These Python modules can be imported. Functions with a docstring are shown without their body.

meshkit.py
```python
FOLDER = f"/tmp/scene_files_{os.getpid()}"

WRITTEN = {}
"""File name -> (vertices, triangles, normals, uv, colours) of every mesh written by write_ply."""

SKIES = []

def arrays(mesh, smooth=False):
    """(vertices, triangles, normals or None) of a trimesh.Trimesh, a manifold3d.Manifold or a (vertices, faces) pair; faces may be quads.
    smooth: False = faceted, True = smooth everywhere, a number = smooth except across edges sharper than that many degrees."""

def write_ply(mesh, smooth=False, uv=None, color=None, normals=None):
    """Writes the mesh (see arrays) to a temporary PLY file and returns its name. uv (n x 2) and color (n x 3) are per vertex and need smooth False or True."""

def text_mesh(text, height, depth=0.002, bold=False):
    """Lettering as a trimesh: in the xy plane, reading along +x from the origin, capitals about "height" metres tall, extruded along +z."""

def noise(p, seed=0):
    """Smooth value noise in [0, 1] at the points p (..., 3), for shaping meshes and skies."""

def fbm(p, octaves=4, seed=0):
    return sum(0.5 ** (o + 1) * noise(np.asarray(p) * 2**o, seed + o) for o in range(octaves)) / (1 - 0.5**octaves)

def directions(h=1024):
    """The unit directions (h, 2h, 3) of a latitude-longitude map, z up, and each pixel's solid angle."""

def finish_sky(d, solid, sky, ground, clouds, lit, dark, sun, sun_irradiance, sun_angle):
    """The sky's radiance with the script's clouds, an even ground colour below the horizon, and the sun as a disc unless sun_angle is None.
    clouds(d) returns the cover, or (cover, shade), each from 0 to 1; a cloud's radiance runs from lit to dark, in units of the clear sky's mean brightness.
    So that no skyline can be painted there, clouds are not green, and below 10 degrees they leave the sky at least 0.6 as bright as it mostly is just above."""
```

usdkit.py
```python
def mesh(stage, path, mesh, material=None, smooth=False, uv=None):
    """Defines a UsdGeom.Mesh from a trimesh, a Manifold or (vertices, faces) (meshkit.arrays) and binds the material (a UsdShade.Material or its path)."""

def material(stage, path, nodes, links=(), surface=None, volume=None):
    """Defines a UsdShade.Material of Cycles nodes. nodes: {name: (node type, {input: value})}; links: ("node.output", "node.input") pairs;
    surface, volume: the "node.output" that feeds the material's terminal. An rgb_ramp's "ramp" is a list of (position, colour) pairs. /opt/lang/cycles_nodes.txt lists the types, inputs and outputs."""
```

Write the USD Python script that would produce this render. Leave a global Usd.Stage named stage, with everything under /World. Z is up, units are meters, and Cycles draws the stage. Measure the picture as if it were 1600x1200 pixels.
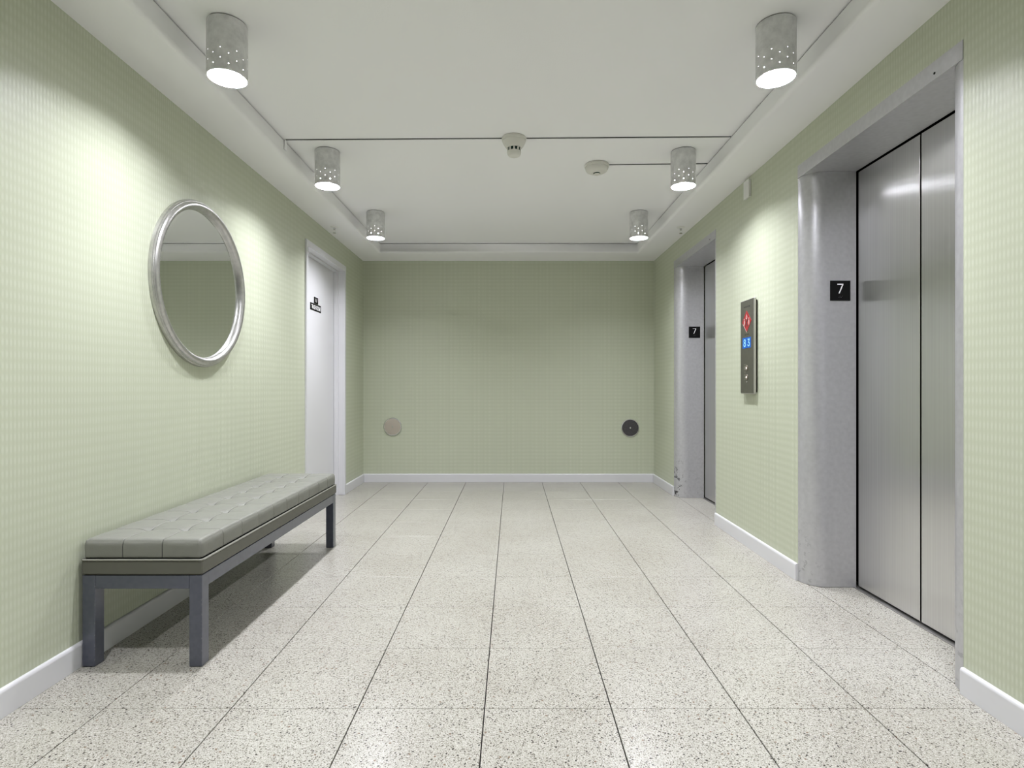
import math, sys
import numpy as np
import trimesh
import manifold3d as m3
from shapely import Polygon, box as sbox, union_all
from shapely.geometry import MultiPolygon
from pxr import Usd, UsdGeom, UsdShade, UsdLux, Gf, Sdf
sys.path.insert(0, '/opt/lang')
import usdkit, meshkit

stage = Usd.Stage.CreateInMemory()
UsdGeom.SetStageUpAxis(stage, 'Z')
UsdGeom.SetStageMetersPerUnit(stage, 1.0)
UsdGeom.Xform.Define(stage, '/World')

# ------------------------------------------------------------------ camera, light, exposure
# x runs to the right, y away from the camera, z up
FOCAL_PX = 868.0
EYE = 1.035
cam = UsdGeom.Camera.Define(stage, '/World/camera')
cam.AddTranslateOp().Set(Gf.Vec3d(0, 0, EYE))
cam.AddRotateXOp().Set(90.0)
cam.CreateHorizontalApertureAttr(36.0)
cam.CreateVerticalApertureAttr(27.0)
cam.CreateFocalLengthAttr(36.0 * FOCAL_PX / 1600)
cam.CreateVerticalApertureOffsetAttr(2.3 / 1600 * 36.0)
cam.CreateHorizontalApertureOffsetAttr(-0.5 / 1600 * 36.0)
cam.CreateClippingRangeAttr(Gf.Vec2f(0.05, 100))
cam.CreateExposureAttr(0.43)
LAMP_FACE = 460.0       # radiance of each lamp's face; all the light comes from the ceiling lamps
LAMP_BODY = 9.0
LAMP_BEAM, BEAM_CONE = 850.0, 44.0   # the reflector's downward beam, and its half angle

# ------------------------------------------------------------------ names and tags
used = {}
def numbered(path):
    n = used.get(path, 0)
    used[path] = n + 1
    return path if n == 0 else f'{path}_{n:03d}'

def data(prim, **kw):
    for k, v in kw.items():
        if v is not None:
            prim.SetCustomDataByKey(k, v)
    return prim

def thing(name, label=None, category=None, loc=(0, 0, 0), group=None, kind=None):
    x = UsdGeom.Xform.Define(stage, numbered('/World/' + name))
    x.AddTranslateOp().Set(Gf.Vec3d(*map(float, loc)))
    p = x.GetPrim()
    return data(p, label=label, category=category, group=group, kind=kind)

def obj(name, mesh, mat, parent=None, smooth=False, label=None, category=None, group=None, kind=None, loc=None):
    """One mesh. With loc, the vertices are given in world space and loc (the parent's origin) is taken off."""
    base = str(parent.GetPath()) if parent is not None else '/World'
    if loc is not None:
        v, f = (np.array(mesh.vertices), np.array(mesh.faces)) if hasattr(mesh, 'vertices') else mesh
        mesh = trimesh.Trimesh(np.asarray(v) - np.asarray(loc), f, process=False)
    m = usdkit.mesh(stage, numbered(f'{base}/{name}'), mesh, mat, smooth=smooth)
    return data(m.GetPrim(), label=label, category=category, group=group, kind=kind)

def copy_of(source, name, loc, label=None, category=None, group=None):
    x = UsdGeom.Xform.Define(stage, numbered('/World/' + name))
    p = x.GetPrim()
    p.GetReferences().AddInternalReference(source.GetPath())
    p.SetInstanceable(True)
    x.ClearXformOpOrder()
    x.GetPrim().GetAttribute('xformOp:translate').Set(Gf.Vec3d(*map(float, loc))) if p.GetAttribute('xformOp:translate') else x.AddTranslateOp().Set(Gf.Vec3d(*map(float, loc)))
    x.SetXformOpOrder([UsdGeom.XformOp(p.GetAttribute('xformOp:translate'))])
    return data(p, label=label, category=category, group=group)

# ------------------------------------------------------------------ shapes
def cat(ms):
    return trimesh.util.concatenate([m for m in ms])

def box(x0, x1, y0, y1, z0, z1):
    m = trimesh.creation.box([x1 - x0, y1 - y0, z1 - z0])
    m.apply_translation([(x0 + x1) / 2, (y0 + y1) / 2, (z0 + z1) / 2])
    return m

def bbox(x0, x1, y0, y1, z0, z1, b=0.002):
    """A box with chamfered edges: the hull of three shrunken boxes."""
    pts = []
    for ax in range(3):
        lo, hi = np.array([x0, y0, z0], float) + b, np.array([x1, y1, z1], float) - b
        lo[ax] -= b
        hi[ax] += b
        pts += [[X, Y, Z] for X in (lo[0], hi[0]) for Y in (lo[1], hi[1]) for Z in (lo[2], hi[2])]
    return trimesh.convex.convex_hull(np.array(pts))

def extrude(poly, h, axes='xyz', at=0.0):
    """A shapely polygon extruded by h along the third axis given, from 'at'. axes 'yzx': the polygon lies in y,z and is pushed along x."""
    polys = list(poly.geoms) if isinstance(poly, MultiPolygon) else [poly]
    m = cat([trimesh.creation.extrude_polygon(g, h, engine='earcut') for g in polys])
    v = np.array(m.vertices)
    v[:, 2] += at
    out = np.empty_like(v)
    for i, a in enumerate(axes):
        out[:, 'xyz'.index(a)] = v[:, i]
    m = trimesh.Trimesh(out, m.faces, process=False)
    if np.linalg.det(np.array([[1.0 if 'xyz'[j] == a else 0 for j in range(3)] for a in axes])) < 0:
        m.invert()
    return m

def lathe(profile, n=48, close=False):
    """Profile of (r, z) turned about z."""
    p = np.array(profile, float)
    a = np.arange(n) * 2 * np.pi / n
    k = len(p)
    v = np.stack([np.outer(np.cos(a), p[:, 0]), np.outer(np.sin(a), p[:, 0]), np.tile(p[:, 1], (n, 1))], -1).reshape(-1, 3)
    f = []
    for i in range(n):
        j = (i + 1) % n
        for q in range(k if close else k - 1):
            r = (q + 1) % k
            f.append([i * k + q, j * k + q, j * k + r, i * k + r])
    f = np.array(f)
    m = trimesh.Trimesh(v, np.vstack([f[:, [0, 1, 2]], f[:, [0, 2, 3]]]), process=True)
    m.update_faces(m.nondegenerate_faces())
    trimesh.repair.fix_normals(m)
    return m

def cyl(r, z0, z1, n=32, b=0.0):
    if b:
        return lathe([(0, z0), (r - b, z0), (r, z0 + b), (r, z1 - b), (r - b, z1), (0, z1)], n)
    return lathe([(0, z0), (r, z0), (r, z1), (0, z1)], n)

def place(m, right, up, out, at):
    """Turns a mesh drawn in (right, up, out) coordinates into world space."""
    M = np.eye(4)
    M[:3, 0], M[:3, 1], M[:3, 2], M[:3, 3] = right, up, out, at
    m = m.copy()
    m.apply_transform(M)
    return m

ON_RIGHT = ((0, -1, 0), (0, 0, 1), (-1, 0, 0))     # on the right wall, facing the lobby
ON_LEFT = ((0, 1, 0), (0, 0, 1), (1, 0, 0))        # on the left wall
ON_BACK = ((1, 0, 0), (0, 0, 1), (0, -1, 0))       # on a face that looks at the camera
DOWN = ((1, 0, 0), (0, -1, 0), (0, 0, -1))         # hanging from the ceiling: out = down

# ------------------------------------------------------------------ materials
LOOKS = '/World/Looks'
UsdGeom.Scope.Define(stage, LOOKS)
def mat(name, nodes, links=(), surface='p.BSDF'):
    return usdkit.material(stage, f'{LOOKS}/{name}', nodes, links, surface=surface)

def plain(name, color, rough=0.5, metal=0.0, spec=0.5, noise=0.0, scale=8.0, bump=0.0, coat=0.0):
    nodes = {'p': ('principled_bsdf', {'base_color': color, 'roughness': rough, 'metallic': metal, 'specular_ior_level': spec, 'coat_weight': coat})}
    links = []
    if noise or bump:
        nodes['g'] = ('geometry', {})
        nodes['n'] = ('noise_texture', {'scale': scale, 'detail': 5.0, 'roughness': 0.6})
        links.append(('g.position', 'n.vector'))
    if noise:
        c = np.array(color)
        nodes['r'] = ('rgb_ramp', {'ramp': [(0.3, tuple(c * (1 - noise))), (0.7, tuple(np.minimum(c * (1 + noise), 1)))]})
        links += [('n.fac', 'r.fac'), ('r.color', 'p.base_color')]
    if bump:
        nodes['b'] = ('bump', {'distance': bump, 'strength': 1.0})
        links += [('n.fac', 'b.height'), ('b.normal', 'p.normal')]
    return mat(name, nodes, links)

def wallpaper(name, axis):
    """Woven-look vinyl: columns of small upright lozenges 14.5 mm apart, 38 mm tall, pale on sage green."""
    n = {
        'g': ('geometry', {}), 's': ('separate_xyz', {}),
        'a': ('math', {'math_type': 'multiply', 'value2': 2 * math.pi / 0.0145}), 'ac': ('math', {'math_type': 'cosine'}),
        'w': ('noise_texture', {'scale': 3.0, 'detail': 2.0}), 'ws': ('math', {'math_type': 'multiply', 'value2': 2.2}),
        'z': ('math', {'math_type': 'multiply', 'value2': 2 * math.pi / 0.038}), 'za': ('math', {'math_type': 'add'}),
        'zc': ('math', {'math_type': 'cosine'}),
        'zh': ('math', {'math_type': 'multiply_add', 'value2': 0.34, 'value3': 0.66}),
        'ah': ('math', {'math_type': 'multiply_add', 'value2': 0.5, 'value3': 0.5}),
        'm': ('math', {'math_type': 'multiply'}),
        'fine': ('noise_texture', {'scale': 260.0, 'detail': 2.0}),
        'mf': ('math', {'math_type': 'multiply_add', 'value2': 0.25}),
        'r': ('rgb_ramp', {'ramp': [(0.05, WALL_DARK), (0.95, WALL_LIGHT)]}),
        'b': ('bump', {'distance': 0.0009, 'strength': 0.6}),
        'p': ('principled_bsdf', {'roughness': 0.42, 'specular_ior_level': 0.45}),
    }
    l = [('g.position', 's.vector'), (f's.{axis}', 'a.value1'), ('a.value', 'ac.value1'), ('ac.value', 'ah.value1'),
         ('g.position', 'w.vector'), ('w.fac', 'ws.value1'), ('s.z', 'z.value1'), ('z.value', 'za.value1'), ('ws.value', 'za.value2'), ('za.value', 'zc.value1'), ('zc.value', 'zh.value1'),
         ('ah.value', 'm.value1'), ('zh.value', 'm.value2'), ('g.position', 'fine.vector'), ('fine.fac', 'mf.value1'), ('m.value', 'mf.value3'),
         ('mf.value', 'r.fac'), ('r.color', 'p.base_color'), ('m.value', 'b.height'), ('b.normal', 'p.normal')]
    return mat(name, n, l)

WALL_DARK, WALL_LIGHT = (0.505, 0.54, 0.40), (0.585, 0.617, 0.49)
M_WALL_Y = wallpaper('sage_wallpaper_side', 'y')
M_WALL_X = wallpaper('sage_wallpaper_end', 'x')
M_CEIL = plain('ceiling_paint', (0.90, 0.90, 0.90), 0.8, spec=0.2, bump=0.0006, scale=160)
M_TRIM = plain('white_trim_paint', (0.70, 0.70, 0.715), 0.38, spec=0.5)
M_DOOR = plain('white_door_paint', (0.72, 0.72, 0.735), 0.42, spec=0.5, bump=0.0003, scale=60)
M_PLATEW = plain('white_plastic', (0.80, 0.80, 0.77), 0.45)
M_GROUT = plain('dark_grout', (0.05, 0.048, 0.044), 0.9)
M_DARK = plain('dark_void', (0.006, 0.006, 0.006), 0.9, spec=0.1)
M_SHADE_AND_PLATE = plain('shade_and_plate_grey', (0.13, 0.13, 0.13), 0.6)  # raceway shadow painted in dark grey; lamp mounting plates share it
M_BLACK = plain('black_sign_plastic', (0.004, 0.004, 0.004), 0.55, spec=0.15)
M_NUMERAL = plain('pale_numeral', (0.88, 0.88, 0.88), 0.5)
M_BRAILLE = plain('grey_braille', (0.07, 0.07, 0.07), 0.5)

def terrazzo():
    def spots(k, scale, pick, lo, hi, loc):
        return {
            f'm{k}': ('mapping', {'location': loc}),
            f'v{k}': ('voronoi_texture', {'scale': scale, 'dimensions': '2D', 'feature': 'f1'}),
            f'c{k}': ('separate_color', {}),
            f'd{k}': ('map_range', {'range_type': 'smoothstep', 'from_min': lo, 'from_max': hi, 'to_min': 1.0, 'to_max': 0.0, 'clamp': True}),
            f'q{k}': ('math', {'math_type': 'greater_than', 'value2': pick}),
            f'x{k}': ('math', {'math_type': 'multiply'}),
        }, [('g.position', f'm{k}.vector'), (f'm{k}.vector', f'v{k}.vector'), (f'v{k}.color', f'c{k}.color'), (f'v{k}.distance', f'd{k}.value'),
            (f'c{k}.r', f'q{k}.value1'), (f'd{k}.result', f'x{k}.value1'), (f'q{k}.value', f'x{k}.value2')]
    nodes = {
        'g': ('geometry', {}), 'o': ('object_info', {}),
        'n': ('noise_texture', {'scale': 2.2, 'detail': 3.0}),
        'base': ('rgb_ramp', {'ramp': [(0.35, (0.465, 0.45, 0.395)), (0.65, (0.52, 0.51, 0.455))]}),
        'f': ('noise_texture', {'scale': 420.0, 'detail': 2.0}),
        'fr': ('rgb_ramp', {'ramp': [(0.36, (0.70, 0.69, 0.66)), (0.62, (1.08, 1.08, 1.08))]}),
        'mul': ('mix', {'mix_type': 'multiply', 'fac': 1.0}),
        'p': ('principled_bsdf', {'roughness': 0.26, 'specular_ior_level': 0.5}),
    }
    links = [('g.position', 'n.vector'), ('n.fac', 'base.fac'), ('g.position', 'f.vector'), ('f.fac', 'fr.fac'), ('base.color', 'mul.color1'), ('fr.color', 'mul.color2')]
    last = 'mul.color'
    for k, scale, pick, lo, hi, loc, color in (
            ('e', 210.0, 0.72, 0.26, 0.42, (3, 1, 0.11), (0.60, 0.59, 0.545)),
            ('a', 230.0, 0.62, 0.26, 0.42, (0, 0, 0.37), (0.20, 0.185, 0.15)),
            ('b', 150.0, 0.80, 0.24, 0.38, (5, 2, 0.53), (0.115, 0.102, 0.078)),
            ('h', 100.0, 0.945, 0.22, 0.34, (1, 7, 0.81), (0.045, 0.04, 0.034)),
            ('i', 85.0, 0.985, 0.22, 0.34, (2, 4, 0.23), (0.21, 0.15, 0.105))):
        n, l = spots(k, scale, pick, lo, hi, loc)
        nodes |= n
        links += l
        nodes[f'mix{k}'] = ('mix', {'mix_type': 'mix', 'color2': color})
        links += [(last, f'mix{k}.color1'), (f'x{k}.value', f'mix{k}.fac')]
        last = f'mix{k}.color'
    links.append((last, 'p.base_color'))
    return mat('cream_terrazzo', nodes, links)
M_TERRAZZO = terrazzo()

def brushed(name, color, rough, aniso, tangent):
    return mat(name, {
        't': ('combine_xyz', {'x': tangent[0], 'y': tangent[1], 'z': tangent[2]}),
        'g': ('geometry', {}), 'mp': ('mapping', {'scale': (1, 420.0, 0.9)}), 'n': ('noise_texture', {'scale': 1.0, 'detail': 3.0}),
        'r': ('rgb_ramp', {'ramp': [(0.3, tuple(0.93 * c for c in color)), (0.7, tuple(min(1, 1.07 * c) for c in color))]}),
        'p': ('principled_bsdf', {'metallic': 1.0, 'roughness': rough, 'anisotropic': aniso})},
        [('t.vector', 'p.tangent'), ('g.position', 'mp.vector'), ('mp.vector', 'n.vector'), ('n.fac', 'r.fac'), ('r.color', 'p.base_color')])
M_STEEL_DOOR = brushed('brushed_steel_door', (0.76, 0.76, 0.765), 0.27, 0.95, (0, 1, 0))

def frame_metal(name, scuff):
    """Grey satin frame metal; dents and chips only near the foot."""
    n = {
        'g': ('geometry', {}), 's': ('separate_xyz', {}),
        'n': ('noise_texture', {'scale': 45.0, 'detail': 4.0}),
        'base': ('rgb_ramp', {'ramp': [(0.3, (0.51, 0.51, 0.525)), (0.7, (0.57, 0.57, 0.585))]}),
        'v': ('noise_texture', {'scale': 26.0, 'detail': 3.0, 'roughness': 0.62}),
        'vr': ('map_range', {'from_min': 0.565, 'from_max': 0.60, 'to_min': 0.0, 'to_max': 1.0, 'clamp': True}),
        'low': ('map_range', {'from_min': 0.10, 'from_max': 0.42, 'to_min': 1.0, 'to_max': 0.0, 'clamp': True}),
        'xm': ('map_range', {'from_min': 1.535, 'from_max': 1.60, 'to_min': 1.0, 'to_max': 0.12, 'clamp': True}),
        'k': ('math', {'math_type': 'multiply'}), 'k2': ('math', {'math_type': 'multiply'}), 'k3': ('math', {'math_type': 'multiply', 'value2': scuff}),
        'mix': ('mix', {'mix_type': 'mix', 'color2': (0.045, 0.045, 0.05)}),
        'p': ('principled_bsdf', {'metallic': 0.5, 'roughness': 0.36}),
    }
    l = [('g.position', 's.vector'), ('g.position', 'n.vector'), ('n.fac', 'base.fac'), ('g.position', 'v.vector'), ('v.fac', 'vr.value'), ('s.z', 'low.value'), ('s.x', 'xm.value'),
         ('vr.result', 'k.value1'), ('low.result', 'k.value2'), ('k.value', 'k2.value1'), ('xm.result', 'k2.value2'), ('k2.value', 'k3.value1'), ('k3.value', 'mix.fac'),
         ('base.color', 'mix.color1'), ('mix.color', 'p.base_color')]
    return mat(name, n, l)
M_FRAME = frame_metal('satin_frame_metal', 0.25)
M_FRAME_SCUFFED = frame_metal('scuffed_frame_metal', 1.0)
M_SILL = plain('sill_metal', (0.40, 0.39, 0.37), 0.4, metal=0.8)

M_HOUSING = plain('galvanised_housing', (0.68, 0.68, 0.68), 0.42, metal=0.45, noise=0.16, scale=22)
M_LINER = plain('white_liner', (0.85, 0.85, 0.85), 0.6)
M_BULB = mat('lamp_face', {'e': ('emission', {'color': (0.92, 0.92, 1.0), 'strength': LAMP_FACE})}, surface='e.emission')
M_BULB_BODY = mat('lamp_body', {'e': ('emission', {'color': (0.92, 0.92, 1.0), 'strength': LAMP_BODY})}, surface='e.emission')

M_SILVER = plain('silver_leaf_frame', (0.55, 0.545, 0.53), 0.33, metal=0.9, noise=0.13, scale=30)
M_MIRROR = mat('mirror_glass', {'p': ('principled_bsdf', {'base_color': (0.89, 0.91, 0.89), 'metallic': 1.0, 'roughness': 0.012})})
M_LEATHER = plain('grey_green_leather', (0.21, 0.213, 0.185), 0.42, spec=0.4, bump=0.0004, scale=240)
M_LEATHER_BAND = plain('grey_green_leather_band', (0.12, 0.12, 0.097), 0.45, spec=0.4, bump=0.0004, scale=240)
M_THREAD = plain('dark_seam', (0.05, 0.05, 0.045), 0.7)
M_PIPING = plain('leather_piping', (0.25, 0.25, 0.215), 0.4)

def painted_wood():
    n = {'g': ('geometry', {}), 'n': ('noise_texture', {'scale': 60.0, 'detail': 4.0}), 'r': ('rgb_ramp', {'ramp': [(0.3, (0.062, 0.070, 0.102)), (0.7, (0.078, 0.086, 0.122))]}),
         'bv': ('bevel', {'radius': 0.004, 'samples': 4}), 'dt': ('vector_math', {'math_type': 'dot_product'}), 'ed': ('map_range', {'from_min': 0.93, 'from_max': 0.80, 'to_min': 0.0, 'to_max': 1.0, 'clamp': True}),
         'w': ('noise_texture', {'scale': 90.0, 'detail': 3.0}), 'wr': ('map_range', {'from_min': 0.56, 'from_max': 0.62, 'to_min': 0.0, 'to_max': 1.0, 'clamp': True}),
         'k': ('math', {'math_type': 'multiply'}), 'mix': ('mix', {'mix_type': 'mix', 'color2': (0.45, 0.44, 0.42)}),
         'p': ('principled_bsdf', {'roughness': 0.34, 'metallic': 0.2, 'specular_ior_level': 0.6, 'coat_weight': 0.65, 'coat_roughness': 0.22, 'coat_ior': 1.6})}
    l = [('g.position', 'n.vector'), ('n.fac', 'r.fac'), ('bv.bevel', 'dt.vector1'), ('g.normal', 'dt.vector2'), ('dt.value', 'ed.value'), ('g.position', 'w.vector'), ('w.fac', 'wr.value'),
         ('wr.result', 'k.value1'), ('ed.result', 'k.value2'), ('k.value', 'mix.fac'), ('r.color', 'mix.color1'), ('mix.color', 'p.base_color')]
    return mat('slate_painted_wood', n, l)
M_SLATE = painted_wood()

M_PANEL = plain('bronze_grey_steel', (0.15, 0.15, 0.12), 0.42, metal=0.6, noise=0.06, scale=40)
M_PANEL_EDGE = plain('panel_edge_steel', (0.50, 0.49, 0.46), 0.38, metal=0.7)
M_RED = plain('red_notice', (0.33, 0.022, 0.024), 0.45)
M_NOTICE_WHITE = plain('notice_white', (0.50, 0.36, 0.34), 0.5)
M_INK = plain('dark_ink', (0.03, 0.03, 0.03), 0.6)
M_SCREEN = mat('blue_screen', {'e': ('emission', {'color': (0.035, 0.13, 0.46), 'strength': 1.0})}, surface='e.emission')
M_DIGIT = mat('pale_blue_digit', {'e': ('emission', {'color': (0.30, 0.62, 1.0), 'strength': 1.0})}, surface='e.emission')
M_BUTTON_GLINT = mat('button_glint', {'e': ('emission', {'color': (1.0, 0.92, 0.84), 'strength': 1.6})}, surface='e.emission')  # emission stands in for a glint on the metal button
M_BUTTON = plain('button_metal', (0.30, 0.26, 0.21), 0.4, metal=0.6)
M_REFLECTION_AND_BRAILLE = plain('warm_reflection_and_braille', (0.50, 0.45, 0.38), 0.5, metal=0.35)  # plate colour holds a warm reflection of the room; panel braille shares it
M_DARK_REFLECTION = plain('dark_reflection_plate', (0.10, 0.095, 0.105), 0.35, metal=0.7, noise=0.15, scale=60)  # plate colour holds a dark reflection of the room
M_CHROME = plain('chrome_rim', (0.75, 0.75, 0.74), 0.2, metal=1.0)
M_DETECTOR = plain('detector_plastic', (0.70, 0.69, 0.64), 0.5)
M_GREEN_VENT = plain('dark_green_vent', (0.010, 0.035, 0.028), 0.6)

# ------------------------------------------------------------------ the room
XL, XR, YB, YN = -1.597, 1.515, 5.95, -2.6         # left, right, far and near walls
ZS, ZC = 2.367, 2.467                              # soffit and tray ceiling
TXL, TXR, TYB, TYN = -1.330, 1.258, 5.585, -2.25   # the tray's edges
LIFTS = ((1.866, 2.946), (4.132, 5.208))           # the lift openings, near end and far end
HEAD0, HEAD1, R_JAMB, X_DOOR = 2.132, 2.198, 0.10, 1.768
DOOR_Y0, DOOR_Y1, DOOR_Z = 4.278, 5.292, 2.166     # outer edge of the white door's frame

# right wall with the two lift openings
wall = sbox(YN - 0.2, 0, YB + 0.2, 2.60)
for a, b in LIFTS:
    wall = wall.difference(sbox(a - 0.0005, -0.1, b + 0.0005, HEAD1 + 0.0005))
obj('wall_right', extrude(wall, 0.32, 'yzx', XR), M_WALL_Y, kind='structure')
# left wall with the door opening
wall = sbox(YN - 0.2, 0, YB + 0.2, 2.60).difference(sbox(DOOR_Y0 + 0.012, -0.1, DOOR_Y1 - 0.012, DOOR_Z - 0.012))
obj('wall_left', extrude(wall, 0.20, 'yzx', XL - 0.20), M_WALL_Y, kind='structure')
obj('wall_back', box(XL, XR, YB, YB + 0.2, 0, 2.60), M_WALL_X, kind='structure')
obj('wall_front', box(XL, XR, YN - 0.2, YN, 0, 2.60), M_WALL_X, kind='structure')

# ceiling: tray panel above, soffit ring with a rounded inner edge below, a shadow gap between them
ceiling = thing('ceiling', kind='structure')
obj('tray_panel', box(TXL - 0.10, TXR + 0.10, TYN - 0.1, TYB + 0.1, ZC, ZC + 0.05), M_CEIL, ceiling)
def ring(dx, z):
    """dx < 0: out towards the walls from the tray's edge."""
    if dx is None:
        return [(XL, YN, z), (XR, YN, z), (XR, YB, z), (XL, YB, z)]
    return [(TXL + dx, TYN + dx, z), (TXR - dx, TYN + dx, z), (TXR - dx, TYB - dx, z), (TXL + dx, TYB - dx, z)]
R_S = 0.022
loops = [ring(None, ZS)] + [ring(-R_S + R_S * math.sin(t), ZS + R_S - R_S * math.cos(t)) for t in np.linspace(0, math.pi / 2, 7)] + [ring(0, ZC - 0.006), ring(-0.06, ZC - 0.006), ring(-0.06, ZC + 0.06), ring(None, ZC + 0.06)]
v = np.array(loops).reshape(-1, 3)
f = []
for i in range(len(loops)):
    for k in range(4):
        a, b = i * 4 + k, i * 4 + (k + 1) % 4
        j = (i + 1) % len(loops)
        f.append([a, j * 4 + k, j * 4 + (k + 1) % 4, b])
f = np.array(f)
sof = trimesh.Trimesh(v, np.vstack([f[:, [0, 1, 2]], f[:, [0, 2, 3]]]), process=False)
trimesh.repair.fix_normals(sof)
obj('soffit', sof, M_CEIL, ceiling, smooth=40)

# floor: a dark bed and every terrazzo tile on its own
floor = thing('floor', kind='structure')
obj('bed', box(XL - 0.15, XR + 0.32, YN - 0.1, YB + 0.1, -0.06, -0.006), M_GROUT, floor)
TILE, GX, GY = 0.4064, 0.0036, 0.0022
floor_poly = union_all([sbox(XL, YN, XR, YB), sbox(XL - 0.12, DOOR_Y0 + 0.04, XL + 0.01, DOOR_Y1 - 0.04)] + [sbox(XR - 0.01, a + 0.001, X_DOOR - 0.020, b - 0.001) for a, b in LIFTS])
rng = np.random.default_rng(5)
def tile_mesh(p):
    c = 0.0009
    out = np.array(p.exterior.coords[:-1])
    ins = p.buffer(-c, join_style='mitre')
    if ins.geom_type != 'Polygon' or ins.is_empty:
        return extrude(p, 0.0055, 'xyz', -0.0055)
    inn = np.array(ins.exterior.coords[:-1])
    if not p.exterior.is_ccw:
        out = out[::-1]
    q = Polygon(inn)
    inn = inn if q.exterior.is_ccw else inn[::-1]
    k = np.argmin(np.linalg.norm(inn - out[0], axis=1))
    inn = np.roll(inn, -k, axis=0)
    n = len(out)
    if len(inn) != n:
        return extrude(p, 0.0055, 'xyz', -0.0055)
    dz = rng.uniform(-0.0002, 0.0)
    v = np.vstack([np.c_[out, np.full(n, -0.0055)], np.c_[out, np.full(n, -c + dz)], np.c_[inn, np.full(n, dz)]])
    f = []
    for r in range(2):
        for i in range(n):
            j = (i + 1) % n
            f += [[r * n + i, r * n + j, r * n + n + j], [r * n + i, r * n + n + j, r * n + n + i]]
    tri = trimesh.creation.triangulate_polygon(Polygon(inn), engine='earcut')
    idx = [int(np.argmin(np.linalg.norm(inn - t, axis=1))) for t in tri[0]]
    f += [[2 * n + idx[a], 2 * n + idx[b], 2 * n + idx[c2]] for a, b, c2 in tri[1]]
    m = trimesh.Trimesh(v, f, process=False)
    if m.face_normals[-1][2] < 0:
        m.faces[-len(tri[1]):] = m.faces[-len(tri[1]):][:, ::-1]
    return m
X0_LINE, Y0_LINE = -0.089, 1.781
for iy in range(-12, 12):
    for ix in range(-5, 6):
        x0, y0 = X0_LINE + ix * TILE, Y0_LINE + iy * TILE
        cell = sbox(x0 + GX / 2, y0 + GY / 2, x0 + TILE - GX / 2, y0 + TILE - GY / 2).intersection(floor_poly)
        for g in (getattr(cell, 'geoms', [cell])):
            if g.geom_type == 'Polygon' and g.area > 2e-4:
                obj('tile', tile_mesh(g), M_TERRAZZO, floor)

# baseboards
def baseboard(name, mtx, y0, y1, along):
    t, h = 0.013, 0.090
    prof = Polygon([(0, 0.0005), (t, 0.0005), (t, h - 0.012)] + [(t - 0.009 * (1 - math.cos(a)), h - 0.012 + 0.012 * math.sin(a)) for a in np.linspace(0.2, math.pi / 2, 6)] + [(0, h)])
    m = extrude(prof, y1 - y0, 'xyz', y0)          # local: x out from the wall, y up, z along
    v = np.array(m.vertices)
    w = np.stack([mtx[0] + mtx[1] * v[:, 0], v[:, 2], v[:, 1]], -1) if along == 'y' else np.stack([v[:, 2], mtx[0] + mtx[1] * v[:, 0], v[:, 1]], -1)
    m = trimesh.Trimesh(w, m.faces, process=False)
    trimesh.repair.fix_normals(m)
    obj(name, m, M_TRIM, smooth=40, kind='structure')
baseboard('baseboard_left', (XL, 1), YN, DOOR_Y0 - 0.001, 'y')
baseboard('baseboard_left', (XL, 1), DOOR_Y1 + 0.001, YB, 'y')
baseboard('baseboard_back', (YB, -1), XL + 0.013, XR - 0.013, 'x')
baseboard('baseboard_right', (XR, -1), YN, LIFTS[0][0] - 0.001, 'y')
baseboard('baseboard_right', (XR, -1), LIFTS[0][1] + 0.001, LIFTS[1][0] - 0.001, 'y')
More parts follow.
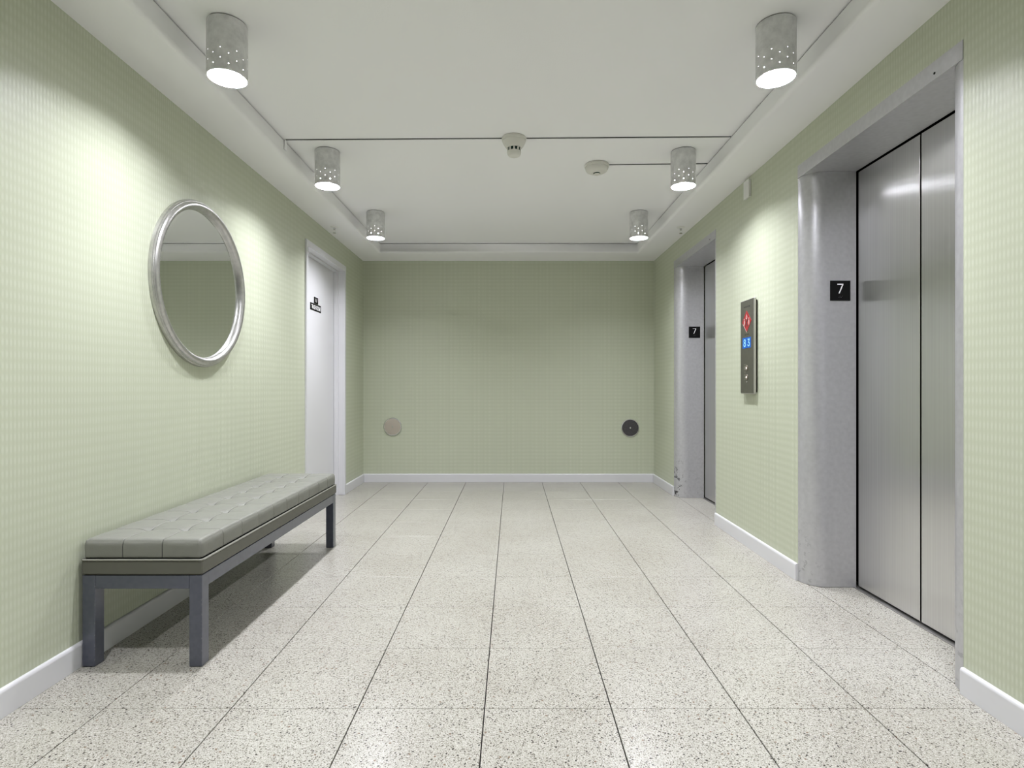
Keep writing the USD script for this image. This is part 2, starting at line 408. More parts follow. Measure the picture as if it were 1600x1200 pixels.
baseboard('baseboard_right', (XR, -1), LIFTS[1][1] + 0.001, YB, 'y')

# the white door in the left wall
door = thing('door_1', 'plain white flush door with white frame in the left wall beyond the bench', None, (XL, (DOOR_Y0 + DOOR_Y1) / 2, 0), kind='structure')
dl = (XL, (DOOR_Y0 + DOOR_Y1) / 2, 0)
def ushape(y0, y1, z1, w, wt):
    return sbox(y0, 0.001, y1, z1).difference(sbox(y0 + w, -1, y1 - w, z1 - wt))
obj('casing', extrude(ushape(DOOR_Y0, DOOR_Y1, DOOR_Z, 0.036, 0.048), 0.013, 'yzx', XL + 0.0003), M_TRIM, door, loc=dl)
obj('jamb_lining', extrude(ushape(DOOR_Y0 + 0.0125, DOOR_Y1 - 0.0125, DOOR_Z - 0.0125, 0.0235, 0.0355), 0.155, 'yzx', XL - 0.155), M_TRIM, door, loc=dl)
obj('door_stop', extrude(ushape(DOOR_Y0 + 0.036, DOOR_Y1 - 0.036, DOOR_Z - 0.048, 0.013, 0.013), 0.040, 'yzx', XL - 0.088), M_TRIM, door, loc=dl)
obj('leaf', bbox(XL - 0.135, XL - 0.090, DOOR_Y0 + 0.039, DOOR_Y1 - 0.039, 0.010, DOOR_Z - 0.051, 0.0015), M_DOOR, door, loc=dl)
X_LEAF = XL - 0.090

# ------------------------------------------------------------------ the lifts
def lift(a, b, label, fmat):
    at = (XR, (a + b) / 2, 0)
    t = thing('elevator', label, 'elevator', at)
    R, XB = R_JAMB, X_DOOR - 0.006
    arc = [(XR + R + R * math.cos(q), b + R * math.sin(q)) for q in np.linspace(math.pi, 1.5 * math.pi, 17)]
    far = Polygon(arc + [(XB, b - R), (XB, b)])
    near = Polygon([(x, a + b - y) for x, y in far.exterior.coords])
    obj('jamb', extrude(far, HEAD0 - 0.002, 'xyz', 0.0015), fmat, t, smooth=25, loc=at)
    obj('jamb', extrude(near, HEAD1 - 0.002, 'xyz', 0.0015), fmat, t, smooth=25, loc=at)
    head = sbox(XR - 0.002, a, XB, b).difference(near.buffer(0.0008))
    head = max(getattr(head, 'geoms', [head]), key=lambda g: g.area)
    obj('header', extrude(head, HEAD1 - HEAD0 - 0.0005, 'xyz', HEAD0), M_FRAME, t, smooth=25, loc=at)
    mid = (a + b) / 2
    obj('door_panel', bbox(X_DOOR, X_DOOR + 0.03, mid + 0.004, b - R - 0.008, 0.012, HEAD0 - 0.007, 0.0018), M_STEEL_DOOR, t, loc=at)
    obj('door_panel', bbox(X_DOOR, X_DOOR + 0.03, a + R + 0.006, mid - 0.004, 0.012, HEAD0 - 0.007, 0.0018), M_STEEL_DOOR, t, loc=at)
    obj('sill', bbox(X_DOOR - 0.0185, X_DOOR + 0.05, a + 0.002, b - 0.002, -0.005, 0.0015, 0.001), M_SILL, t, loc=at)
    obj('shaft_lining', box(X_DOOR + 0.055, X_DOOR + 0.06, a - 0.05, b + 0.05, -0.005, HEAD1 + 0.05), M_DARK, t, loc=at)
    s = place(cyl(0.0045, 0, 0.001, 12), *ON_RIGHT, (XR - 0.002, a + 0.125, HEAD0 + 0.022))
    obj('screw_hole', s, M_DARK, t, loc=at)
    return t
lift(*LIFTS[0], 'nearer elevator, wide view of its two brushed steel door panels in a grey rounded frame', M_FRAME)
lift(*LIFTS[1], 'farther elevator by the back wall, its grey frame chipped at the foot', M_FRAME_SCUFFED)

def seven(parent, right, up, out, at, height, m):
    s = height / 10.0
    pts = [(-3.1, 10), (3.2, 10), (3.2, 9.0), (-0.6, 0), (-1.9, 0), (1.75, 8.8), (-3.1, 8.8)]
    p = Polygon([(x * s, (y - 5) * s) for x, y in pts])
    return place(extrude(p, 0.0012, 'xyz'), right, up, out, at)

def number_sign(x, y, z, label):
    at = (x, y, z)
    t = thing('floor_number_sign', label, 'sign', at, group=None)
    w = 0.0513
    obj('plate', bbox(x - w, x + w, y - 0.0035, y - 0.0002, z - w, z + w, 0.0006), M_BLACK, t, loc=at)
    obj('numeral', seven(t, *ON_BACK, (x - 0.001, y - 0.0035, z + 0.0105), 0.050, None), M_NUMERAL, t, loc=at)
    dots = [place(cyl(0.0016, 0, 0.001, 10), *ON_BACK, (x - 0.002 + dx * 0.006, y - 0.0035, z - 0.028 - dz * 0.006)) for dx, dz in ((0, 0), (0, 1), (1, 1), (2, 0), (-1, 1))]
    obj('braille', cat(dots), M_BRAILLE, t, loc=at, label='tiny grey braille dots')
number_sign(1.679, LIFTS[0][1] - R_JAMB, 1.5205, 'black square sign with white 7 on the nearer elevator frame')
number_sign(1.6745, LIFTS[1][1] - R_JAMB, 1.5245, 'black square sign with white 7 on the farther elevator frame')

# ------------------------------------------------------------------ call panel on the right wall
PY, PX = 3.524, XR - 0.026
pat = (XR, PY, 0.982)
panel = thing('call_panel', 'slim bronze-grey elevator call panel with red fire notice and blue floor display', 'call panel', pat)
Y0, Y1, Z0, Z1 = 3.4245, 3.6235, 0.982, 1.5795
obj('back_box', box(XR - 0.010, XR - 0.0005, Y0 + 0.012, Y1 - 0.012, Z0 + 0.012, Z1 - 0.012), M_DARK, panel, loc=pat)  # near-black block paints the shadow gap between panel and wall
obj('rim', bbox(PX + 0.001, XR - 0.0095, Y0, Y1, Z0, Z1, 0.003), M_PANEL_EDGE, panel, loc=pat, label='pale steel rim of the panel')
obj('face_plate', bbox(PX - 0.0008, PX + 0.003, Y0 + 0.005, Y1 - 0.003, Z0 + 0.005, Z1 - 0.003, 0.0006), M_PANEL, panel, loc=pat)
def onp(m, u, z, lift_=0.0):
    """u runs from the panel's far edge towards the camera."""
    return place(m, *ON_RIGHT, (PX - 0.0008 - lift_, Y1 - u, z))
def poly(pts):
    return Polygon(pts)
d = 0.070
notice = obj('fire_notice', onp(extrude(poly([(0, d), (d, 0), (0, -d), (-d, 0)]), 0.0012), 0.097, 1.441), M_RED, panel, loc=pat, label='red diamond fire notice')
edge = poly([(0, d), (d, 0), (0, -d), (-d, 0)]).difference(poly([(0, d - .006), (d - .006, 0), (0, -d + .006), (-d + .006, 0)])).intersection(sbox(-d, -d, 0.002, -0.012))
obj('white_edge', onp(extrude(edge, 0.0006), 0.097, 1.441, 0.0012), M_NOTICE_WHITE, notice, loc=pat)
flame = poly([(0, .046), (.008, .034), (.010, .022), (.004, .014), (-.006, .014), (-.011, .024), (-.006, .034)]).difference(poly([(0, .032), (.003, .024), (0, .019), (-.004, .024)]))
obj('flame_mark', onp(extrude(flame, 0.0006), 0.097, 1.441, 0.0012), M_NOTICE_WHITE, notice, loc=pat)
def figure(cx):
    from shapely import Point
    return union_all([Point(cx, .016).buffer(.006), poly([(cx - .007, .008), (cx + .007, .008), (cx + .009, -.010), (cx + .003, -.024), (cx - .003, -.024), (cx - .009, -.010)])])
for cx in (-0.034, 0.034):
    obj('figure_mark', onp(extrude(figure(cx), 0.0006), 0.097, 1.441, 0.0012), M_NOTICE_WHITE, notice, loc=pat)
bar = poly([(-.020, .022), (-.015, .026), (.020, -.022), (.015, -.026)])
obj('strike_mark', onp(extrude(union_all([bar, poly([(-x, y) for x, y in bar.exterior.coords])]), 0.0008), 0.097, 1.434, 0.0012), M_INK, notice, loc=pat)
def line_text(text, u, z, h, m, name):
    tm = meshkit.text_mesh(text, h, 0.0005)
    tm.apply_translation([-tm.bounds[:, 0].mean(), 0, 0])
    obj(name, onp(tm, u, z), m, panel, loc=pat, label='small dark lettering')
line_text('IN CASE OF FIRE', 0.099, 1.530, 0.0085, M_INK, 'lettering')
line_text('USE STAIRS', 0.099, 1.3545, 0.008, M_INK, 'lettering')
scr = obj('display', onp(extrude(sbox(0.034, 1.272, 0.158, 1.340), 0.0012), 0, 0), M_SCREEN, panel, loc=pat, label='blue lit floor display')
for ch, u in (('8', 0.068), ('3', 0.128)):
    tm = meshkit.text_mesh(ch, 0.046, 0.0005, bold=True)
    tm.apply_translation([-tm.bounds[:, 0].mean(), 0, 0])
    obj('digit', onp(tm, u, 1.283, 0.0012), M_DIGIT, scr, loc=pat)
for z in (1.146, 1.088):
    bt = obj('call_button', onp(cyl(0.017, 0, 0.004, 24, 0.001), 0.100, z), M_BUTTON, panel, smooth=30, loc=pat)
    obj('lit_centre', onp(cyl(0.0062, 0, 0.0008, 16), 0.100, z, 0.004), M_BUTTON_GLINT, bt, loc=pat, label='bright dot painting the glint on the button')  # glint on the button, painted as a small emissive disc
obj('key_switch', onp(cyl(0.006, 0, 0.003, 16, 0.0008), 0.100, 1.058), M_PANEL_EDGE, panel, smooth=30, loc=pat)
marks = [onp(cyl(0.0013, 0, 0.0006, 8), 0.058 + 0.007 * (k % 3), 1.168 - 0.0105 * (k // 3)) for k in range(30)]
obj('braille', cat(marks), M_REFLECTION_AND_BRAILLE, panel, loc=pat)

# ------------------------------------------------------------------ signs on the white door
sat = (X_LEAF, 4.770, 1.765)
s1 = thing('door_sign', 'small black square plate above the long plate on the white door', 'sign', sat)
obj('plate', bbox(X_LEAF + 0.0002, X_LEAF + 0.0035, 4.722, 4.818, 1.735, 1.790, 0.0006), M_BLACK, s1, loc=sat)
for k, yy in enumerate((4.752, 4.780)):
    q = Polygon([(-0.004, 0), (0.003, 0), (0.009, 0.030), (0.002, 0.030)])
    obj('mark', place(extrude(q, 0.0006), *ON_LEFT, (X_LEAF + 0.0035, yy, 1.748)), M_NUMERAL, s1, loc=sat)
sat = (X_LEAF, 4.760, 1.705)
s2 = thing('door_sign', 'long black-framed plate with white lettering on the white door', 'sign', sat)
obj('plate', bbox(X_LEAF + 0.0002, X_LEAF + 0.0035, 4.634, 4.888, 1.672, 1.731, 0.0006), M_BLACK, s2, loc=sat)
tm = meshkit.text_mesh('TRASH ROOM', 0.034, 0.0006, bold=True)
tm.apply_scale([0.215 / np.ptp(tm.bounds[:, 0]), 1, 1])
tm.apply_translation([-tm.bounds[:, 0].mean(), 0, 0])
obj('lettering', place(tm, *ON_LEFT, (X_LEAF + 0.0035, 4.761, 1.684)), M_NUMERAL, s2, loc=sat)

# ------------------------------------------------------------------ ceiling lamps
LR, LH, WT = 0.0745, 0.2145, 0.0022
def lamp(loc, label, group):
    t = thing('ceiling_lamp', label, 'lamp', loc, group=group)   # origin on the ceiling, z down is negative
    zb, zt = -LH, -0.004
    def tube(ro, ri, top=0.0):
        h = zt - zb - top
        return m3.Manifold.cylinder(h, ro, ro, 64).translate((0, 0, zb)) - m3.Manifold.cylinder(h + 0.02 - 2 * top, ri, ri, 64).translate((0, 0, zb - 0.01))
    cut = []
    for c in range(16):
        ang = (c + 0.35) * 360 / 16
        for h in ((0.025, 0.064) if c % 2 else (0.044, 0.083)):
            cut.append(m3.Manifold.cylinder(0.03, 0.0021, 0.0021, 8).rotate((0, 90, 0)).translate((0.060, 0, zb + h)).rotate((0, 0, ang)))
    cut = m3.Manifold.batch_boolean(cut, m3.OpType.Add)
    obj('housing', tube(LR, LR - WT) - cut, M_HOUSING, t, smooth=30)
    obj('liner', tube(LR - WT - 0.0002, LR - WT - 0.0010, 0.0075) - cut, M_LINER, t, smooth=30)
    obj('mounting_plate', cyl(LR - 0.0028, -0.0105, -0.0003, 48), M_SHADE_AND_PLATE, t, smooth=30)
    zf = zb + 0.036
    bulb = obj('bulb', lathe([(0, zf), (0.020, zf + 0.0005), (0.042, zf + 0.002), (0.055, zf + 0.006)], 40), M_BULB, t, smooth=40)
    obj('bulb_body', lathe([(0.0552, zf + 0.006), (0.053, zf + 0.018), (0.036, zf + 0.055), (0.022, zf + 0.085), (0.018, zf + 0.13), (0.0, zf + 0.13)], 40), M_BULB_BODY, bulb, smooth=40)
    obj('socket', cyl(0.024, zf + 0.09, -0.0125, 24), M_LINER, t, smooth=30)
    return t
def beam(x, y):
    l = UsdLux.SphereLight.Define(stage, numbered('/World/Lights/beam'))
    l.AddTranslateOp().Set(Gf.Vec3d(x, y, ZC - LH + 0.004))
    l.CreateRadiusAttr(0.03)
    l.CreateIntensityAttr(LAMP_BEAM)
    l.CreateColorAttr(Gf.Vec3f(0.92, 0.92, 1.0))
    sh = UsdLux.ShapingAPI.Apply(l.GetPrim())
    sh.CreateShapingConeAngleAttr(BEAM_CONE)
    sh.CreateShapingConeSoftnessAttr(1.0)
L_Y, L_XL, L_XR = (2.205, 3.400, 4.595), -1.131, 1.046
row = {0: 'nearest', 1: 'middle', 2: 'farthest'}
first = None
for sx, side in ((L_XL, 'left'), (L_XR, 'right')):
    for k, y in enumerate(L_Y):
        what = {0: f'largest-looking grey drum ceiling lamp, nearest in the {side} row', 1: f'middle grey drum ceiling lamp of the {side} row', 2: f'farthest grey drum ceiling lamp of the {side} row, close to the back wall'}[k]
        beam(sx, y)
        if first is None:
            first = lamp((sx, y, ZC), what, 'perforated drum lamps on the ceiling')
        else:
            copy_of(first, 'ceiling_lamp', (sx, y, ZC), what, 'lamp', 'perforated drum lamps on the ceiling')
for sx, side in ((L_XL, 'left'), (L_XR, 'right')):   # the rows go on behind the camera
    for y, w in ((1.010, 'just above the camera, out of the frame'),):
        beam(sx, y)
        copy_of(first, 'ceiling_lamp', (sx, y, ZC), f'grey drum ceiling lamp of the {side} row {w}', 'lamp', 'perforated drum lamps on the ceiling')

# ------------------------------------------------------------------ round mirror
mat_ = (XL, 2.852, 1.549)
mirror = thing('round_mirror', 'round mirror with silver rounded frame on the left wall above the bench', 'mirror', mat_)
def on_left(m):
    return place(m, *ON_LEFT, mat_)
prof = [(0.372, 0.003), (0.372, 0.016), (0.3745, 0.0225), (0.379, 0.0285), (0.385, 0.0325), (0.392, 0.0345), (0.399, 0.0335), (0.405, 0.0300), (0.4085, 0.0250),
        (0.4090, 0.0235), (0.4125, 0.0225), (0.4140, 0.0195), (0.4143, 0.0170), (0.4175, 0.0155), (0.4190, 0.0120), (0.4190, 0.001), (0.400, 0.001)]
obj('frame', on_left(lathe(prof, 128, close=True)), M_SILVER, mirror, smooth=35, loc=mat_)
obj('glass', on_left(lathe([(0, 0.0075), (0.352, 0.0075), (0.3755, 0.0062), (0.3755, 0.003), (0, 0.003)], 128)), M_MIRROR, mirror, loc=mat_)

# ------------------------------------------------------------------ bench
BX0, BX1, BY0, BY1 = -1.581, -1.141, 2.042, 3.588
bat = ((BX0 + BX1) / 2, (BY0 + BY1) / 2, 0)
bench = thing('bench', 'long low bench with tufted grey-green leather seat and slate legs against the left wall', 'bench', bat)
LEG, RZ0, RZ1, BZ1 = 0.047, 0.287, 0.337, 0.394
for x in (BX0, BX1 - LEG):
    for y in (BY0, BY1 - LEG):
        obj('leg', bbox(x, x + LEG, y, y + LEG, 0.001, RZ1, 0.0016), M_SLATE, bench, loc=bat)
for x in (BX0 + 0.001, BX1 - LEG + 0.003):
    obj('rail', bbox(x, x + 0.043, BY0 + LEG, BY1 - LEG, RZ0, RZ1 - 0.0005, 0.0012), M_SLATE, bench, loc=bat)
for y in (BY0 + 0.0015, BY1 - 0.0445):
    obj('rail', bbox(BX0 + LEG, BX1 - LEG, y, y + 0.043, RZ0, RZ1 - 0.0005, 0.0012), M_SLATE, bench, loc=bat)
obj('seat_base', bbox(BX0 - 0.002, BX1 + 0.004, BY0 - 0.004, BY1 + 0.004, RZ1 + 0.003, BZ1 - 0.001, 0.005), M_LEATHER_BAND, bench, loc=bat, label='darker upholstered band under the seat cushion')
obj('base_gap', bbox(BX0 + 0.006, BX1 - 0.008, BY0 + 0.006, BY1 - 0.006, RZ1 - 0.001, RZ1 + 0.006, 0.001), M_DARK, bench, loc=bat)  # black block added for the shade between rails and seat base

def sweep_rect(x0, x1, y0, y1, z, r, rc=0.012):
    """A welt: a thin tube round a rounded rectangle."""
    path = np.array(sbox(x0 + rc, y0 + rc, x1 - rc, y1 - rc).buffer(rc, quad_segs=5).exterior.coords[:-1])
    n, k = len(path), 8
    tan = np.roll(path, -1, 0) - np.roll(path, 1, 0)
    tan /= np.linalg.norm(tan, axis=1)[:, None]
    nor = np.stack([tan[:, 1], -tan[:, 0]], -1)
    a = np.arange(k) * 2 * np.pi / k
    v = np.concatenate([np.c_[path + nor * (r * math.cos(q)), np.full(n, z + r * math.sin(q))] for q in a])
    f = []
    for i in range(k):
        for j in range(n):
            i2, j2 = (i + 1) % k, (j + 1) % n
            f += [[i * n + j, i * n + j2, i2 * n + j2], [i * n + j, i2 * n + j2, i2 * n + j]]
    m = trimesh.Trimesh(v, f, process=False)
    trimesh.repair.fix_normals(m)
    return m
obj('piping', sweep_rect(BX0 - 0.002, BX1 + 0.004, BY0 - 0.004, BY1 + 0.004, BZ1 + 0.0005, 0.0042), M_PIPING, bench, smooth=True, loc=bat)

# tufted cushion: a rounded block, pulled in along the seams and at the tufts
CZ0, CZ1 = 0.3975, 0.468
cx0, cx1, cy0, cy1 = BX0 + 0.002, BX1 - 0.001, BY0 + 0.000, BY1 - 0.002
NU, NV = 10, 3
us = np.array([cy0 + (cy1 - cy0) * k / NU for k in range(1, NU)])
vs = np.array([cx0 + (cx1 - cx0) * k / NV for k in range(1, NV)])
def coords(lo, hi, seams, step):
    c = list(np.linspace(lo, hi, int((hi - lo) / step) + 1))
    for s in seams:
        c = [q for q in c if abs(q - s) > 0.0065]
        c += list(s + np.array([-0.006, -0.0035, -0.002, -0.001, 0, 0.001, 0.002, 0.0035, 0.006]))
    c = [q for q in c if lo < q < hi]
    edge = np.array([0, 0.0012, 0.003, 0.0055, 0.0085, 0.012, 0.015, 0.020])
    c = [q for q in c if lo + 0.023 < q < hi - 0.023]
    return np.array(sorted(set(np.round(list(lo + edge) + c + list(hi - edge), 6))))
gx, gy = coords(cx0, cx1, vs, 0.007), coords(cy0, cy1, us, 0.007)
gz = np.array([0, 0.002, 0.005, 0.010, 0.016, 0.024, 0.033, 0.041, 0.048, 0.055, 0.060, 0.064, 0.068, 0.0705]) + CZ0
pieces = []
def grid(A, B, fn, flip=False):
    na, nb = len(A), len(B)
    v = np.array([fn(a, b) for a in A for b in B])
    i = np.arange(na * nb).reshape(na, nb)
    q = np.stack([i[:-1, :-1], i[1:, :-1], i[1:, 1:], i[:-1, 1:]], -1).reshape(-1, 4)
    if flip:
        q = q[:, ::-1]
    pieces.append(trimesh.Trimesh(v, np.vstack([q[:, [0, 1, 2]], q[:, [0, 2, 3]]]), process=False))
grid(gx, gy, lambda a, b: (a, b, CZ1))
grid(gx, gy, lambda a, b: (a, b, CZ0), True)
grid(gx, gz, lambda a, b: (a, cy0, b))
grid(gx, gz, lambda a, b: (a, cy1, b), True)
grid(gy, gz, lambda a, b: (cx1, a, b))
grid(gy, gz, lambda a, b: (cx0, a, b), True)
cush = cat(pieces)
cush.merge_vertices(digits_vertex=6)
V = np.array(cush.vertices)
rT, rB, rX = 0.024, 0.008, 0.015
inner_lo, inner_hi = np.array([cx0 + rX, cy0 + rX, CZ0 + rB]), np.array([cx1 - rX, cy1 - rX, CZ1 - rT])
core = np.clip(V, inner_lo, inner_hi)
# rounding: larger at the top and at the corners than at the bottom
dvec = V - core
rad = np.stack([np.full(len(V), rX), np.full(len(V), rX), np.where(V[:, 2] < (CZ0 + CZ1) / 2, rB, rT)], -1)
nrm = np.linalg.norm(dvec / rad, axis=1, keepdims=True)
P = core + dvec / np.maximum(nrm, 1e-9) * np.where(nrm > 1e-6, 1, 0)
nx = dvec / np.maximum(nrm, 1e-9) / rad / rad
nx /= np.maximum(np.linalg.norm(nx, axis=1, keepdims=True), 1e-9)
X, Y = V[:, 0], V[:, 1]
rngc = np.random.default_rng(3)
du = np.min(np.abs(Y[:, None] - us[None]), axis=1)
dv = np.min(np.abs(X[:, None] - vs[None]), axis=1)
pu = np.abs(np.sin(np.pi * NU * (Y - cy0) / (cy1 - cy0)))
pv = np.abs(np.sin(np.pi * NV * (X - cx0) / (cx1 - cx0)))
tdist = np.min(np.hypot(Y[:, None, None] - us[None, :, None], X[:, None, None] - vs[None, None, :]), axis=(1, 2))
top = np.clip((V[:, 2] - (CZ0 + 0.01)) / 0.05, 0, 1)
ontop = nx[:, 2] > 0.5
groove = 0.0034 * np.exp(-(du / 0.0016) ** 2) + 0.0034 * np.exp(-(dv / 0.0016) ** 2)
side_fade = np.where(np.abs(nx[:, 1]) > 0.8, np.exp(-(dv / 0.0016) ** 2) * 0.0030, 0) + np.where(np.abs(nx[:, 0]) > 0.8, np.exp(-(du / 0.0016) ** 2) * 0.0030, 0)
disp = np.zeros(len(V))
disp -= np.where(ontop, groove, side_fade)
disp -= np.where(ontop, 0.0095 * np.exp(-(tdist / 0.026) ** 2) + 0.004 * np.exp(-(tdist / 0.009) ** 2), 0)
disp += np.where(ontop, 0.0035 * (pu ** 0.7) * (pv ** 0.7), 0.0018 * (np.where(np.abs(nx[:, 0]) > 0.8, pu, pv) ** 0.6) * np.sin(np.pi * np.clip((V[:, 2] - CZ0) / (CZ1 - CZ0), 0, 1)))
wr = meshkit.fbm(np.c_[X * 26, Y * 26, V[:, 2] * 40], 3, 4) - 0.5
disp += 0.0022 * wr * np.where(V[:, 2] > CZ0 + 0.004, 1, 0)
P = P + nx * disp[:, None]
cush = trimesh.Trimesh(P, cush.faces, process=False)
trimesh.repair.fix_normals(cush)
cu = obj('cushion', cush, M_LEATHER, bench, smooth=50, loc=bat, label='tufted grey-green leather seat cushion')
def thread(pts, r=0.0011):
    """A stitched seam: a thin six-sided cord along the points."""
    pts = np.asarray(pts)
    tan = np.gradient(pts, axis=0)
    tan /= np.linalg.norm(tan, axis=1)[:, None]
    side = np.cross(tan, np.where(np.abs(tan[:, 2:3]) > 0.99, [[0.6, 0.8, 0]], [[0, 0, 1.0]]))
    side = np.where(np.abs(tan[:, 0:1]) < 0.5, [[1.0, 0, 0]], [[0, 1.0, 0]]) if np.ptp(pts[:, 0]) < np.ptp(pts[:, 1]) else np.tile([[0, 1.0, 0]], (len(pts), 1))
    side = np.cross(np.cross(tan, side), tan)
    side /= np.linalg.norm(side, axis=1)[:, None]
    up = np.cross(tan, side)
    a = np.arange(6) * np.pi / 3
    v = np.concatenate([pts + r * (math.cos(q) * side + math.sin(q) * up) for q in a])
    n, f = len(pts), []
    for i in range(6):
        for j in range(n - 1):
            i2 = (i + 1) % 6
            f += [[i * n + j, i * n + j + 1, i2 * n + j + 1], [i * n + j, i2 * n + j + 1, i2 * n + j]]
    m = trimesh.Trimesh(v, f, process=False)
    trimesh.repair.fix_normals(m)
    return m
def seam(on, along):
    """Cushion vertices over one seam line, in order: up one side, across the top, down the other."""
    idx = np.where(on & (V[:, 2] > CZ0 + 1e-6))[0]
    lo, hi = V[idx, along].min(), V[idx, along].max()
    def key(k):
        p = V[k]
        if abs(p[along] - lo) < 1e-7:
            return -1 + (p[2] - CZ0)
        if abs(p[along] - hi) < 1e-7:
            return 10 - (p[2] - CZ0)
        return (p[along] - lo)
    idx = sorted([k for k in idx if abs(V[k, along] - lo) < 1e-7 or abs(V[k, along] - hi) < 1e-7 or abs(V[k, 2] - CZ1) < 1e-7], key=key)
    pts = P[idx] + nx[idx] * 0.0006
    keep = [0] + [i for i in range(1, len(pts)) if np.linalg.norm(pts[i] - pts[i - 1]) > 2e-4]
    return pts[keep]
for y in us:
    obj('seam', thread(seam(np.abs(Y - y) < 1e-5, 0)), M_THREAD, cu, smooth=True, loc=bat)
for x in vs:
    obj('seam', thread(seam(np.abs(X - x) < 1e-5, 1)), M_THREAD, cu, smooth=True, loc=bat)
obj('cushion_gap', box(BX0 + 0.010, BX1 - 0.012, BY0 + 0.010, BY1 - 0.012, BZ1 - 0.002, CZ0 + 0.002), M_DARK, bench, loc=bat)  # black block added for the shade between cushion and band

# ------------------------------------------------------------------ detectors, sprinklers, raceways, plates
dat = (0.010, 3.215, ZC)
det = thing('smoke_detector', 'ivory smoke detector with dark green vents on the ceiling, at centre', 'smoke detector', dat)
obj('base', lathe([(0, -0.0005), (0.069, -0.0005), (0.0705, -0.003), (0.0705, -0.015), (0.068, -0.019), (0.0665, -0.0195), (0.0665, -0.024), (0.064, -0.030), (0.058, -0.041), (0.050, -0.053), (0.043, -0.060), (0.0, -0.060)], 56), M_DETECTOR, det, smooth=35)
obj('vent_ring', lathe([(0.0, -0.059), (0.036, -0.059), (0.036, -0.080), (0.0, -0.080)], 40), M_GREEN_VENT, det, smooth=30)
ribs = []
for k in range(10):
    b = box(0.034, 0.0405, -0.0042, 0.0042, -0.081, -0.058)
    b.apply_transform(trimesh.transformations.rotation_matrix(2 * math.pi * (k + 0.5) / 10, [0, 0, 1]))
    ribs.append(b)
for b in ribs:
    obj('vent_rib', b, M_DETECTOR, det)
obj('cap', lathe([(0.0, -0.079), (0.0405, -0.079), (0.041, -0.083), (0.0385, -0.095), (0.033, -0.103), (0.024, -0.107), (0.0, -0.108)], 48), M_DETECTOR, det, smooth=35)
dat = (0.548, 3.605, ZC)
det = thing('smoke_detector', 'flatter ivory smoke detector on the ceiling, nearer the right row of lamps', 'smoke detector', dat)
obj('base', lathe([(0, -0.0005), (0.076, -0.0005), (0.0785, -0.004), (0.0785, -0.016), (0.076, -0.019), (0.0, -0.019)], 56), M_DETECTOR, det, smooth=35)
obj('cover', lathe([(0, -0.0185), (0.0735, -0.0185), (0.073, -0.030), (0.066, -0.042), (0.050, -0.051), (0.030, -0.055), (0, -0.055)], 56), M_DETECTOR, det, smooth=40)
obj('vent_ring', lathe([(0.0, -0.0545), (0.0215, -0.0545), (0.0215, -0.0600), (0.0, -0.0600)], 32), M_GREEN_VENT, det, smooth=30)
obj('cap', lathe([(0.0, -0.0595), (0.020, -0.0595), (0.0205, -0.062), (0.015, -0.067), (0.0, -0.069)], 32), M_DETECTOR, det, smooth=40)

def sprinkler(x, y, label):
    t = thing('sprinkler', label, 'sprinkler', (x, y, ZS))
    obj('escutcheon', lathe([(0, -0.0004), (0.034, -0.0004), (0.035, -0.002), (0.028, -0.006), (0.014, -0.009), (0.0, -0.009)], 32), M_PLATEW, t, smooth=40)
    obj('body', lathe([(0, -0.0085), (0.009, -0.0085), (0.009, -0.022), (0.006, -0.026), (0, -0.026)], 20), M_CHROME, t, smooth=30)
    for s in (-1, 1):
        obj('frame_arm', cat([trimesh.creation.cylinder(0.0016, segment=[(s * 0.007, 0, -0.022), (s * 0.010, 0, -0.036)], sections=8), trimesh.creation.cylinder(0.0016, segment=[(s * 0.010, 0, -0.036), (0, 0, -0.050)], sections=8)]), M_PLATEW, t)
    obj('glass_bulb', cyl(0.0022, -0.050, -0.026, 10), M_PLATEW, t, smooth=30)
    obj('deflector', cyl(0.0125, -0.0535, -0.0505, 20, 0.0006), M_CHROME, t, smooth=30)
sprinkler(-1.4925, 4.662, 'small white ceiling sprinkler on the soffit over the white door')
sprinkler(1.418, 4.675, 'small white ceiling sprinkler on the soffit over the farther elevator')

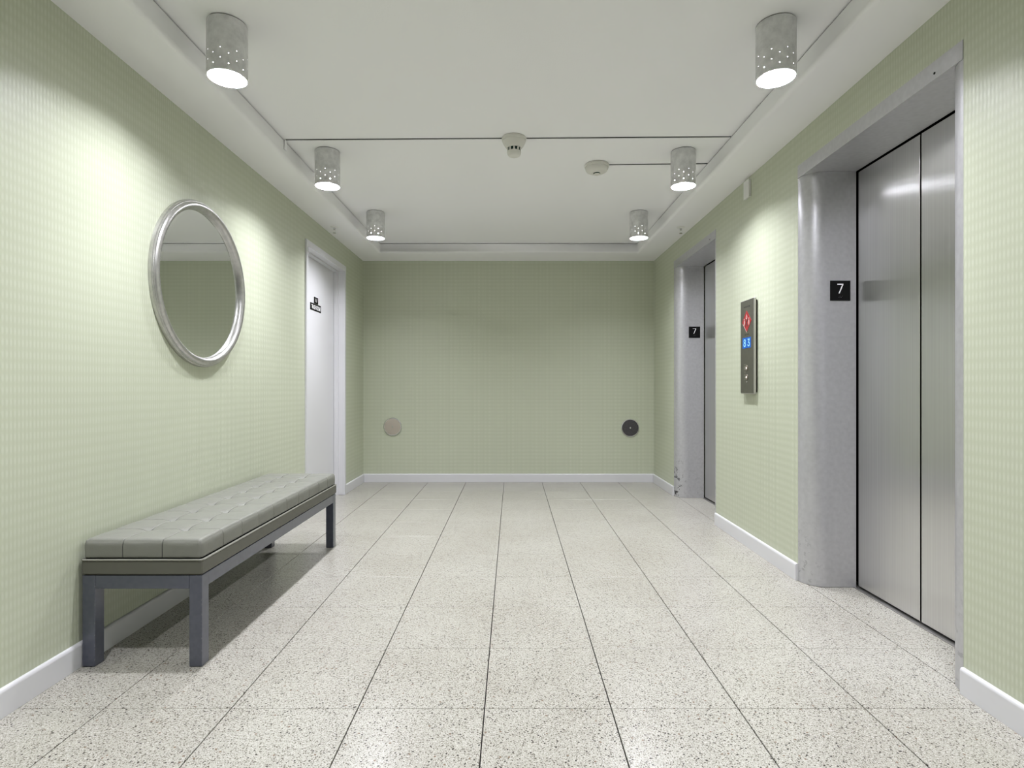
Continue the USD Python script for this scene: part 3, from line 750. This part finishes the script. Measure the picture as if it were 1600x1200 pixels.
def raceway(p, q, label, drop=None):
    """A slim cover strip with its shadow painted as a dark strip along its near side, from p to q on the ceiling."""
    (x0, y0), (x1, y1) = p, q
    at = ((x0 + x1) / 2, (y0 + y1) / 2, ZC)
    t = thing('wire_raceway', label, 'wire raceway', at)
    L, ang = math.hypot(x1 - x0, y1 - y0), math.atan2(y1 - y0, x1 - x0)
    R = trimesh.transformations.rotation_matrix(ang, [0, 0, 1])
    b = bbox(-L / 2, L / 2, 0.000, 0.012, -0.0068, -0.0003, 0.0012)
    b.apply_transform(R)
    obj('cover', b, M_CEIL, t)
    c = bbox(-L / 2, L / 2, -0.0052, -0.0002, -0.0050, -0.0003, 0.0010)  # added dark strip paints the shadow on the near side of the cover
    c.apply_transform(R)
    obj('cable', c, M_SHADE_AND_PLATE, t, label='dark strip painting the shadow along the raceway cover')
    if drop:
        obj('elbow', bbox(x0 - at[0] - 0.0095, x0 - at[0] - 0.0005, y0 - at[1] - 0.004, y0 - at[1] + 0.014, -0.060, -0.001, 0.002), M_CEIL, t)
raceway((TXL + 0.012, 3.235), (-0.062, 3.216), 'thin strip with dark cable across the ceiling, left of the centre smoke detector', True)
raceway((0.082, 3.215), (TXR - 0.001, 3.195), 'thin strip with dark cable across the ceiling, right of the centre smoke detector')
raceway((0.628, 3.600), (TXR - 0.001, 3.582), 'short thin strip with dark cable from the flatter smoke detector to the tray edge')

t = thing('blank_wall_plate', 'small white blank box high on the right wall between the two elevators', 'wall plate', (XR, 3.56, 2.29))
pa = (XR, 3.56, 2.29)
obj('box', bbox(XR - 0.014, XR - 0.0004, 3.523, 3.597, 2.235, 2.345, 0.002), M_PLATEW, t, loc=pa)
obj('cover', bbox(XR - 0.018, XR - 0.0142, 3.5205, 3.5995, 2.232, 2.348, 0.0015), M_PLATEW, t, loc=pa)

for (x, z, m, rim, label) in ((-1.281, 0.594, M_REFLECTION_AND_BRAILLE, M_CHROME, 'round metal cover plate, its reflection painted beige-pink, low on the back wall at left'),
                              (1.261, 0.582, M_DARK_REFLECTION, M_CHROME, 'round metal cover plate, its reflection painted dark grey, low on the back wall at right')):
    at = (x, YB, z)
    t = thing('round_cover_plate', label, 'cover plate', at)
    obj('rim', place(lathe([(0, 0.0005), (0.096, 0.0005), (0.097, 0.004), (0.0955, 0.011), (0.092, 0.014), (0.088, 0.0125), (0.0, 0.0125)], 56), *ON_BACK, at), rim, t, smooth=35, loc=at, label='bright rim of the plate')
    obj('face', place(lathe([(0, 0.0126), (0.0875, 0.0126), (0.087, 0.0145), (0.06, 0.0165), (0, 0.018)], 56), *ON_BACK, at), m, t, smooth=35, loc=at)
    obj('screw', place(lathe([(0, 0.0165), (0.008, 0.0165), (0.0075, 0.0195), (0.004, 0.021), (0, 0.0215)], 20), *ON_BACK, at), M_CHROME, t, smooth=35, loc=at)
